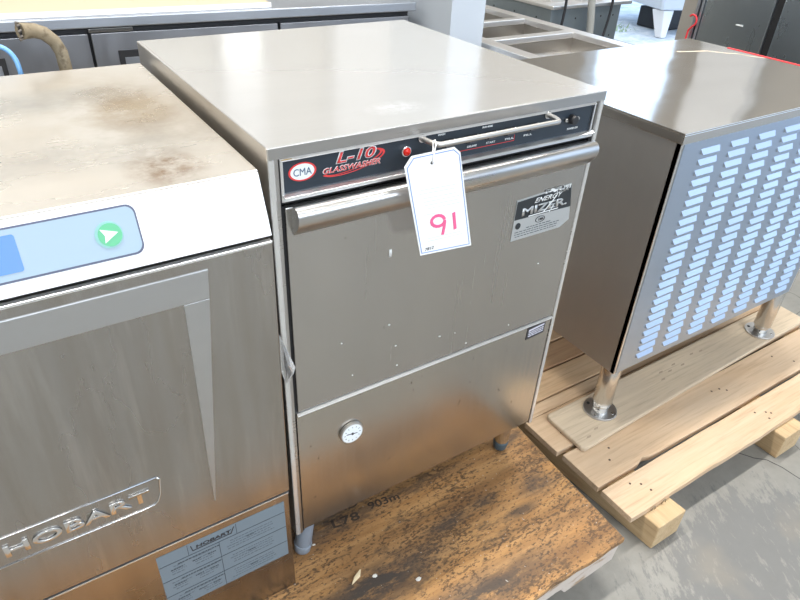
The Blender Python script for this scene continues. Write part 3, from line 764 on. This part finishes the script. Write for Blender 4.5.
MB().box(LX+.012, RX-.012, RY-.012, RY, LB, LZ-.004).build('back_panel', M['stand_side'], st)
MB().box(LX+.012, RX-.012, LY+.02, RY-.012, LB, LB+.006).build('bottom_panel', M['stand_side'], st)
for a, b_ in ((LX,LX+.005), (RX-.010,RX)): MB().box(a, b_, LY-.0010, LY+.012, LB, LZ-.0235).build('corner_edge', M['bright'], st, .0008)
MB().box(LX+.0050, RX-.005, LY+.004, LY+.012, LB+.004, LZ-.0235).build('panel_gap', M['black'], st)
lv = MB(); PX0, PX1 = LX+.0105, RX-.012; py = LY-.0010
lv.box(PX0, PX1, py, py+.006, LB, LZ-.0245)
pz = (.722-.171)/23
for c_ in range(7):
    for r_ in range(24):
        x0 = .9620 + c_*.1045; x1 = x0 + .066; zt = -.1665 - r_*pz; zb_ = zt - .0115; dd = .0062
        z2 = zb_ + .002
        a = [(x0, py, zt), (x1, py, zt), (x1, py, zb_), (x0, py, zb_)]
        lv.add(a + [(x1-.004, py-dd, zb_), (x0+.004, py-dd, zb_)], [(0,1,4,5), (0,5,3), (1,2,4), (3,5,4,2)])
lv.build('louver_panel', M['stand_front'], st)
for (x, y) in ((.9345,.050), (1.688,.042), (.9345,.565), (1.672,.565)):
    base = BT+.0152 if y < .1 else BT+.0008
    l_ = MB().cyl((x,y,LB+.001), (x,y,-.902), .0265, .0265, 32).cyl((x,y,-.902), (x,y,base+.004), .0225, .0215, 32).build('leg', M['tube_steel'], st, .001)
    fg = MB().cyl((x,y,base), (x,y,base+.0055), .0470, .0460, 36).build('flange_foot', M['flange'], l_, .001)
    for a in (.4, 1.97, 3.54, 5.11):
        MB().cyl((x+.035*math.cos(a), y+.035*math.sin(a), base+.0055), (x+.035*math.cos(a), y+.035*math.sin(a), base+.0068), .0050, .0045, 10).build('bolt_hole', M['rubber'] if a < 3 else M['tube_steel'], l_)
# red tape along the rear right edge of the worktop
MB().box(RX-.004, RX+.0055, .12, .470, LZ-.002, LZ+.0012).build('red_tape', M['red'], st)
# dried spill line across the back of the worktop
spl = MB(); xx = [1.50, 1.56, 1.60, 1.635, 1.66, 1.67, 1.69]; yy = [.500, .480, .470, .425, .41, .375, .34]
for i in range(6):
    spl.hexa([(xx[i],yy[i]-.004,LZ), (xx[i+1],yy[i+1]-.004,LZ), (xx[i+1],yy[i+1]+.004,LZ), (xx[i],yy[i]+.004,LZ)], [(xx[i],yy[i]-.003,LZ+.0006), (xx[i+1],yy[i+1]-.003,LZ+.0006), (xx[i+1],yy[i+1]+.003,LZ+.0006), (xx[i],yy[i]+.003,LZ+.0006)])
spl.build('dried_spill', plain('spill', (.62,.52,.40), .5), st)

# ------------------------------------------------------------------ refrigerated prep counter behind
def rotz(mbx, c, a):
    ca, sa = math.cos(a), math.sin(a)
    mbx.v = [(c[0] + (x-c[0])*ca - (y-c[1])*sa, c[1] + (x-c[0])*sa + (y-c[1])*ca, z) for x, y, z in mbx.v]; return mbx
pc = thing('prep_counter', 'long stainless steel prep counter with recessed black door handles and cutting board top', 'prep counter', (.3,2.1,-1.045))
CY = 1.735; CA = math.radians(-4.5); CC = (-.1, CY)
def pcb(mbx, name, mat, parent=pc, bevel=.001): return rotz(mbx, CC, CA).build(name, mat, parent, bevel)
pcb(MB().box(-1.0, 1.325, CY, CY+.80, -.186, -.152), 'counter_edge', M['counter_steel'], bevel=.004)
pcb(MB().box(-.98, 1.305, CY+.035, CY+.78, -.93, -.187), 'cabinet', M['black'])
for (a, b_) in ((-.62,.0750), (.0850,.735), (.745,1.297)):
    z1 = -.205
    d_ = pcb(MB().box(a, b_, CY+.010, CY+.034, -.88, z1), 'door', M['counter_door'], bevel=.002)
    hx = a + .075 if a > 0 and a < .5 else (b_ - .458 if a < 0 else a + .30)
    h_ = pcb(MB().box(hx, hx+.20, CY+.0060, CY+.0105, -.340, -.262), 'handle_pocket', M['rubber'], d_)
    pcb(MB().box(hx+.018, hx+.185, CY+.0045, CY+.0062, -.338, -.286), 'pocket_plate', M['counter_steel'], h_, .0004)
pcb(MB().box(.08, .22, CY+.004, CY+.034, -.200, -.189), 'hinge_bracket', M['bright'])
pcb(MB().box(-1.0, .72, CY+.030, CY+.40, -.1515, -.136), 'board_ledge', M['cutting'], bevel=.003)
pcb(MB().box(-1.0, .72, CY+.0240, CY+.0300, -.1515, -.1345), 'ledge_edge', M['white'], bevel=.001)
for x in (-.9, .3, 1.25):
    for y in (CY+.08, CY+.70):
        pcb(MB().cyl((x,y,-1.044), (x,y,-.93), .02, .02, 14), 'leg', M['rubber'])

# insulated drain hose and blue tube behind the dishwasher
hpts = [(-.128,.66,-.898), (-.128,.66,-.50), (-.129,.66,-.10), (-.130,.66,-.045), (-.131,.66,-.015), (-.138,.66,.004), (-.152,.66,.019), (-.166,.66,.0245), (-.180,.655,.0265), (-.190,.65,.0270)]
hn = MB().tube(hpts, .0150, 16, rad=[.0120,.0120,.0115,.0115,.0115,.0118,.0122,.0128,.0135,.0145])
ho = thing('drain_hose', 'beige insulated hose with frayed open end curling up behind the dishwasher', 'hose', (-.13,.66,-.9))
hn.build('hose_body', M['hose'], ho)
MB().cyl((-.1900,.65,.0270), (-.1912,.6498,.0270), .0110, .0110, 16).build('hose_bore', M['black'], ho)
fr = MB()
for k in range(9):
    a = 2*PI*k/9; fr.tube([(-.188,.65+.0135*math.cos(a),.027+.0135*math.sin(a)), (-.194,.65+.0150*math.cos(a+.2),.027+.0150*math.sin(a+.2))], .0020, 5)
fr.build('frayed_tape', plain('tape_grey', (.16,.14,.12), .7), ho)
bpts = [(-.29,.70,-.04), (-.250,.69,-.002), (-.230,.685,-.002), (-.216,.68,-.010), (-.208,.675,-.025), (-.206,.67,-.045), (-.206,.67,-.09), (-.21,.67,-.20), (-.21,.67,-.898)]
def smooth(p, k=5):
    p = [Vector(q) for q in p]; o = []
    for i in range(len(p)-1):
        a, b_, c_, d_ = p[max(i-1,0)], p[i], p[i+1], p[min(i+2, len(p)-1)]
        for j in range(k):
            t = j/k; o.append(.5*((2*b_) + (c_-a)*t + (2*a-5*b_+4*c_-d_)*t*t + (3*b_-a-3*c_+d_)*t**3))
    o.append(p[-1]); return o
single('blue_tube', MB().tube(smooth(bpts), .0045, 10), M['blue_tube'], 'thin blue water tube arching up behind the dishwasher beside the beige hose', 'tube')

# ------------------------------------------------------------------ steam table behind the stand
sm = thing('steam_table', 'stainless steel steam table with three open rectangular wells', 'steam table', (1.88,1.6,-1.045))
SX0, SX1, SXi0, SXi1 = 1.575, 2.185, 1.645, 2.120
ys = [1.08, 1.145, 1.490, 1.545, 1.825, 1.872, 2.150, 2.21]
tb = MB()
tb.box(SX0, SXi0, ys[0], ys[7], -.325, -.300).box(SXi1, SX1, ys[0], ys[7], -.325, -.300)
for a, b_ in ((ys[0],ys[1]), (ys[2],ys[3]), (ys[4],ys[5]), (ys[6],ys[7])): tb.box(SXi0, SXi1, a, b_, -.325, -.300)
tb.build('table_top', M['steam_steel'], sm, .003)
for a, b_ in ((ys[1],ys[2]), (ys[3],ys[4]), (ys[5],ys[6])):
    wl = MB(); z0, z1, t = -.465, -.326, .004
    wl.box(SXi0-t, SXi0, a-t, b_+t, z0, z1).box(SXi1, SXi1+t, a-t, b_+t, z0, z1).box(SXi0, SXi1, a-t, a, z0, z1).box(SXi0, SXi1, b_, b_+t, z0, z1)
    wl.box(SXi0-t, SXi1+t, a-t, b_+t, z0-t, z0)
    w_ = wl.build('well', M['well_steel'], sm)
    MB().box(SXi0, SXi1, b_-.022, b_, -.400, -.385).box(SXi1-.022, SXi1, a, b_-.022, -.400, -.385).build('well_ledge', M['steam_steel'], w_, .002)
MB().box(SX0+.012, SX0+.022, ys[0]+.01, ys[7]-.01, -.62, -.327).box(SX1-.022, SX1-.012, ys[0]+.01, ys[7]-.01, -.62, -.327).box(SX0+.022, SX1-.022, ys[0]+.01, ys[0]+.02, -.62, -.327).box(SX0+.022, SX1-.022, ys[7]-.02, ys[7]-.01, -.62, -.327).build('apron', M['stand_side'], sm)
for x in (SX0+.05, SX1-.05):
    for y in (ys[0]+.05, ys[7]-.05): MB().cyl((x,y,-1.044), (x,y,-.62), .02, .02, 16).build('leg', M['tube_steel'], sm)

# ------------------------------------------------------------------ galvanised bin behind the steam table
gb = thing('galvanised_cabinet', 'dark grey galvanised steel cabinet with pale overhanging rim behind the steam table', 'cabinet', (3.0,2.7,-1.045))
gx0, gx1, gy0, gy1, gz = 2.675, 3.275, 2.20, 3.35, -.330
MB().box(gx0, gx1, gy0, gy1, -1.044, gz-.020).build('cabinet_body', M['galv'], gb, .004)
MB().box(gx0-.012, gx1+.075, gy0-.02, gy1+.02, gz-.020, gz).build('rim_plate', M['steam_steel'], gb, .004)
MB().box(gx0+.08, gx0+.22, gy0+.10, gy0+.30, gz, gz+.05).box(gx0+.30, gx0+.50, gy0+.06, gy0+.25, gz, gz+.04).build('control_box', M['steam_steel'], gb, .003)
rv = MB()
for i in range(5):
    for j in range(3):
        rv.dome((gx0+.10+i*.11, gy0, gz-.08-j*.12), .006, .003, 8, 3)
        rv.dome((gx0, gy0+.12+i*.2, gz-.08-j*.12), .006, .003, 8, 3, (-1,0,0))
rv.build('rivet_rows', M['rubber'], gb)
single('grey_pipe', MB().tube([(2.865,2.12,-.05), (2.90,2.12,-.26), (2.945,2.13,-.42), (2.985,2.14,-.62), (3.02,2.15,-1.044)], .022, 14), M['grey_pipe'], 'pale grey pipe leaning in front of the dark galvanised cabinet', 'pipe')
for i, (x, l) in enumerate(((2.72, 'black cable hanging down the cabinet on the steam table side of the grey pipe'), (3.12, 'black cable hanging down the cabinet on the far side of the grey pipe'))):
    single('black_cable', MB().tube(smooth([(x+.02,2.17,-.20), (x+.03,2.168,-.34), (x+.01,2.165,-.48), (x-.03,2.165,-.65), (x-.03,2.17,-.85), (x-.03,2.10,-1.038)]), .008, 8), M['rubber'], l, 'cable', 'cables on the galvanised cabinet')

# dark crates glimpsed beyond the cabinet at the top of the picture
cr = thing('storage_crate', 'dark crate with pale rim stacked low behind the steam table beside the white column', 'crate', (2.3,3.3,-1.045))
MB().box(2.00, 2.60, 3.05, 3.6, -1.044, -.53).build('crate_body', M['rubber'], cr, .004)
MB().box(1.98, 2.62, 3.03, 3.62, -.53, -.49).build('crate_rim', M['steam_steel'], cr, .004)

# ------------------------------------------------------------------ dark refrigerator on the right
FX = 3.3
rf = thing('refrigerator', 'dark stainless steel refrigerator with two doors and a black gap between', 'refrigerator', (3.7,1.1,-1.045))
MB().box(FX+.045, FX+.80, .42, 1.690, -1.03, .10).build('cabinet', M['fridge'], rf, .004)
MB().box(FX, FX+.044, 1.243, 1.640, -.95, .06).build('door', M['fridge'], rf, .006)
MB().box(FX, FX+.044, .80, 1.200, -.95, .06).build('door', M['fridge'], rf, .006)
MB().box(FX-.002, FX+.044, 1.6445, 1.660, -1.0, .10).box(FX-.002, FX+.044, 1.672, 1.690, -1.0, .10).build('door_trim', M['counter_steel'], rf, .002)
MB().box(FX+.012, FX+.044, 1.2005, 1.2425, -.95, .06).build('door_gasket', M['black'], rf)
MB().box(FX-.006, FX-.0005, 1.38, 1.42, -.335, -.329).build('small_sticker', M['logo_white'], rf)
for y in (.50, 1.60): MB().cyl((FX+.1,y,-1.044), (FX+.1,y,-1.03), .02, .02, 12).cyl((FX+.7,y,-1.044), (FX+.7,y,-1.03), .02, .02, 12).build('caster', M['rubber'], rf)
hk = [(FX-.03,1.60,-1.038), (FX-.03,1.66,-1.0), (FX-.02,1.690,-.8), (FX-.02,1.690,-.45), (FX-.02,1.680,-.40), (FX-.02,1.655,-.37), (FX-.02,1.655,-.34), (FX-.02,1.680,-.325), (FX-.02,1.70,-.335)]
single('red_hose', MB().tube(smooth(hk), .0055, 10), M['red'], 'thin red hose looped at the far edge of the dark refrigerator', 'hose')

# ------------------------------------------------------------------ pale machine outside the loading door
wm = thing('white_machine', 'blown out white machine on splayed legs standing outside beyond the steam table', 'machine', (6.4,4.3,-1.045))
MB().hexa([(5.85,3.80,-.80), (6.9,3.45,-.80), (7.3,4.5,-.80), (6.2,4.9,-.80)], [(5.75,3.75,-.66), (6.9,3.40,-.60), (7.4,4.5,-.55), (6.2,5.0,-.60)]).build('machine_bed', M['ext_white'], wm, .03)
MB().hexa([(6.4,4.9,-.6), (7.5,4.6,-.6), (7.6,4.8,-.6), (6.5,5.1,-.6)], [(6.5,5.0,.1), (7.6,4.7,.1), (7.7,4.9,.1), (6.6,5.2,.1)]).build('machine_back', M['ext_white'], wm, .03)
for (x, y, dx, dy) in ((5.95,3.85,-.10,-.12), (6.85,3.55,.05,-.1), (7.2,4.45,.1,.05), (6.25,4.8,-.05,.1)):
    MB().hexa([(x+dx-.04,y+dy-.04,-1.044), (x+dx+.04,y+dy-.04,-1.044), (x+dx+.04,y+dy+.04,-1.044), (x+dx-.04,y+dy+.04,-1.044)], [(x-.08,y-.08,-.80), (x+.08,y-.08,-.80), (x+.08,y+.08,-.80), (x-.08,y+.08,-.80)]).build('leg', M['ext_white'], wm, .01)
MB().box(6.15, 6.8, 3.95, 4.3, -1.044, -.84).build('undercarriage', M['rubber'], wm, .01)
gp = MB(); rnd = random.Random(4)
for k in range(26):
    x, y = 5.62 + rnd.random()*.28, 4.05 + rnd.random()*.28; a = rnd.random()*6; h = .02 + rnd.random()*.05
    gp.add([(x,y,-1.044), (x+.02*math.cos(a),y+.02*math.sin(a),-1.044), (x+.05*math.cos(a+1),y+.05*math.sin(a+1),-1.044+h)], [(0,1,2)])
single('weeds', gp, M['greenplant'], 'small green weeds growing by the leg of the white machine outside', 'weeds', kind='stuff')

# ------------------------------------------------------------------ the building
F = MB().box(-6, 5.3, -6, 6.2, -1.145, -1.045); fo = struct('floor', F, M['concrete'], 'worn grey concrete floor with scrapes and cracks')
cw = [(1.26,-.20), (1.285,-.24), (1.31,-.262), (1.322,-.30), (1.326,-.35), (1.36,-.42), (1.375,-.55)]
ck = MB()
for (a, b_) in zip(cw[:-1], cw[1:]):
    a, b_ = Vector(a), Vector(b_); n = (b_-a).normalized(); n = Vector((-n.y, n.x))*.0012
    ck.prism([tuple(a+n), tuple(a-n), tuple(b_-n), tuple(b_+n)], 'z', -1.0450, -1.0447)
ck.build('floor_crack', M['ink'], fo)
G = MB().box(5.3, 40, -30, 30, -1.15, -1.048).box(-30, 5.3, -30, -6, -1.15, -1.048); struct('ground', G, M['gravel'], 'pale gravel yard outside the loading doors')
CH = 3.3
struct('ceiling', MB().box(-6.2, 5.4, -6, 6.4, CH, CH+.1), M['ceiling'], 'pale warehouse ceiling')
struct('wall_back', MB().box(-6, 5.3, 6.0, 6.2, -1.045, CH), M['wall'], 'beige painted back wall')
struct('wall_front', MB().box(-6, 5.2, -6.2, -6.0, -1.045, .9).box(-6, 5.2, -6.2, -6.0, 2.9, CH).box(-6, -4.2, -6.2, -6.0, .9, 2.9).box(4.2, 5.2, -6.2, -6.0, .9, 2.9), M['wall_front'], 'unseen dark brown grey front wall, added to hold back front light')  # unseen wall added to dim the fronts; its high opening admits fill light
wf = MB()
for x in (-4.2, -2.1, 0, 2.1, 4.15): wf.box(x, x+.05, -6.15, -6.05, .9, 2.9)
wf.box(-4.2, 4.2, -6.15, -6.05, .9, .95).box(-4.2, 4.2, -6.15, -6.05, 2.85, 2.9)
struct('window_added_1', wf, M['white'], 'frame of an added, unseen high window band in the front wall')  # added frame around the opening made for the front fill light
struct('wall_left', MB().box(-6.2, -6, -6, 6.2, -1.045, CH), M['wall'], 'beige painted left wall')
wr = MB(); wr.box(5.2, 5.4, -6.2, -5.6, -1.045, CH).box(5.2, 5.4, -.9, 3.10, -1.045, CH).box(5.2, 5.4, -5.6, -.9, 2.2, CH).box(5.2, 5.4, 4.10, 6.2, -1.045, CH).box(5.2, 5.4, 3.10, 4.10, 2.6, CH)  # opening towards the front is added to bring blue daylight onto the louvers
struct('wall_right', wr, M['wall_dark'], 'darker painted wall with a loading door opening')
struct('trim_1', MB().box(1.86, 2.28, 5.80, 6.0, -1.045, CH), M['pilaster'], 'white pilaster on the back wall')
struct('trim_2', MB().box(3.12, 3.91, 5.80, 6.0, -1.045, CH), M['pilaster'], 'broad white pilaster on the back wall')
struct('trim_3', MB().box(5.05, 5.2, 2.21, 2.72, -1.045, CH), M['pilaster'], 'white pilaster on the loading door wall')
struct('column_1', MB().box(1.375, 1.545, 1.455, 1.90, -1.045, CH), M['col_white'], 'white boxed column beside the prep counter')

# ------------------------------------------------------------------ light
def area(name, loc, size, power, col=(1,1,1), rot=(0,0,0)):
    l = bpy.data.lights.new(name, 'AREA'); l.shape = 'RECTANGLE'; l.size, l.size_y = size; l.energy = power; l.color = col
    o = bpy.data.objects.new(name, l); C.objects.link(o); o.location = (loc[0], loc[1], loc[2]+Z0); o.rotation_euler = rot; return o
k = 0
for (x, y, pw) in ((-.6,.55,1.1), (1.5,.55,1.1), (-.6,-2.2,.45), (1.8,-2.2,.45), (-.6,3.4,.36), (2.2,3.4,.36), (-3.2,.55,.5), (-3.2,3.4,.36), (4.0,.55,.5), (4.0,3.0,.4)):  # last pair is added to brighten the right wall and its reflection
    nm = 'ceiling light fixture' 
    fx = thing('ceiling_lamp', 'long white tube lamp fixture under the warehouse ceiling', 'lamp', (x,y,CH-.06), 'ceiling lamps')
    MB().box(x-.66, x+.66, y-.12, y+.12, CH-.06, CH-.002).build('lamp_housing', M['white'], fx, .004)
    MB().box(x-.62, x+.62, y-.09, y+.09, CH-.068, CH-.0605).build('diffuser', M['glow'], fx)
    area('lamp_light', (x,y,CH-.075), (1.24,.18), 78*pw, (1,.965,.91)); k += 1
wl_ = MB().tube([(1.88,5.76,1.20), (2.26,5.76,1.20)], .025, 10)
single('wall_lamp', wl_, M['glow_soft'], 'short tube lamp on the narrow white pilaster', 'lamp')
area('added_front_fill', (0,-5.95,1.9), (8.2,1.9), 270, (.86,.93,1), (math.radians(90),0,0))  # added daylight fill for the front faces, set at the unseen window band
w = bpy.data.worlds.new('world'); sc.world = w; w.use_nodes = True
bg = w.node_tree.nodes['Background']; bg.inputs[0].default_value = (.62,.78,1,1); bg.inputs[1].default_value = 2.4

# ------------------------------------------------------------------ camera
cd = bpy.data.cameras.new('camera'); co = bpy.data.objects.new('camera', cd); C.objects.link(co)
cd.sensor_width = 36; cd.lens = 638.64/800*36; cd.clip_start = .01
co.location = (-.2795, -.7222, .2928 + Z0); co.rotation_euler = (.9777, -.0418, -.5683)
sc.camera = co
sc.view_settings.view_transform = 'Standard'; sc.view_settings.look = 'None'; sc.view_settings.gamma = 1
sc.view_settings.use_curve_mapping = False; sc.view_settings.exposure = 0.0
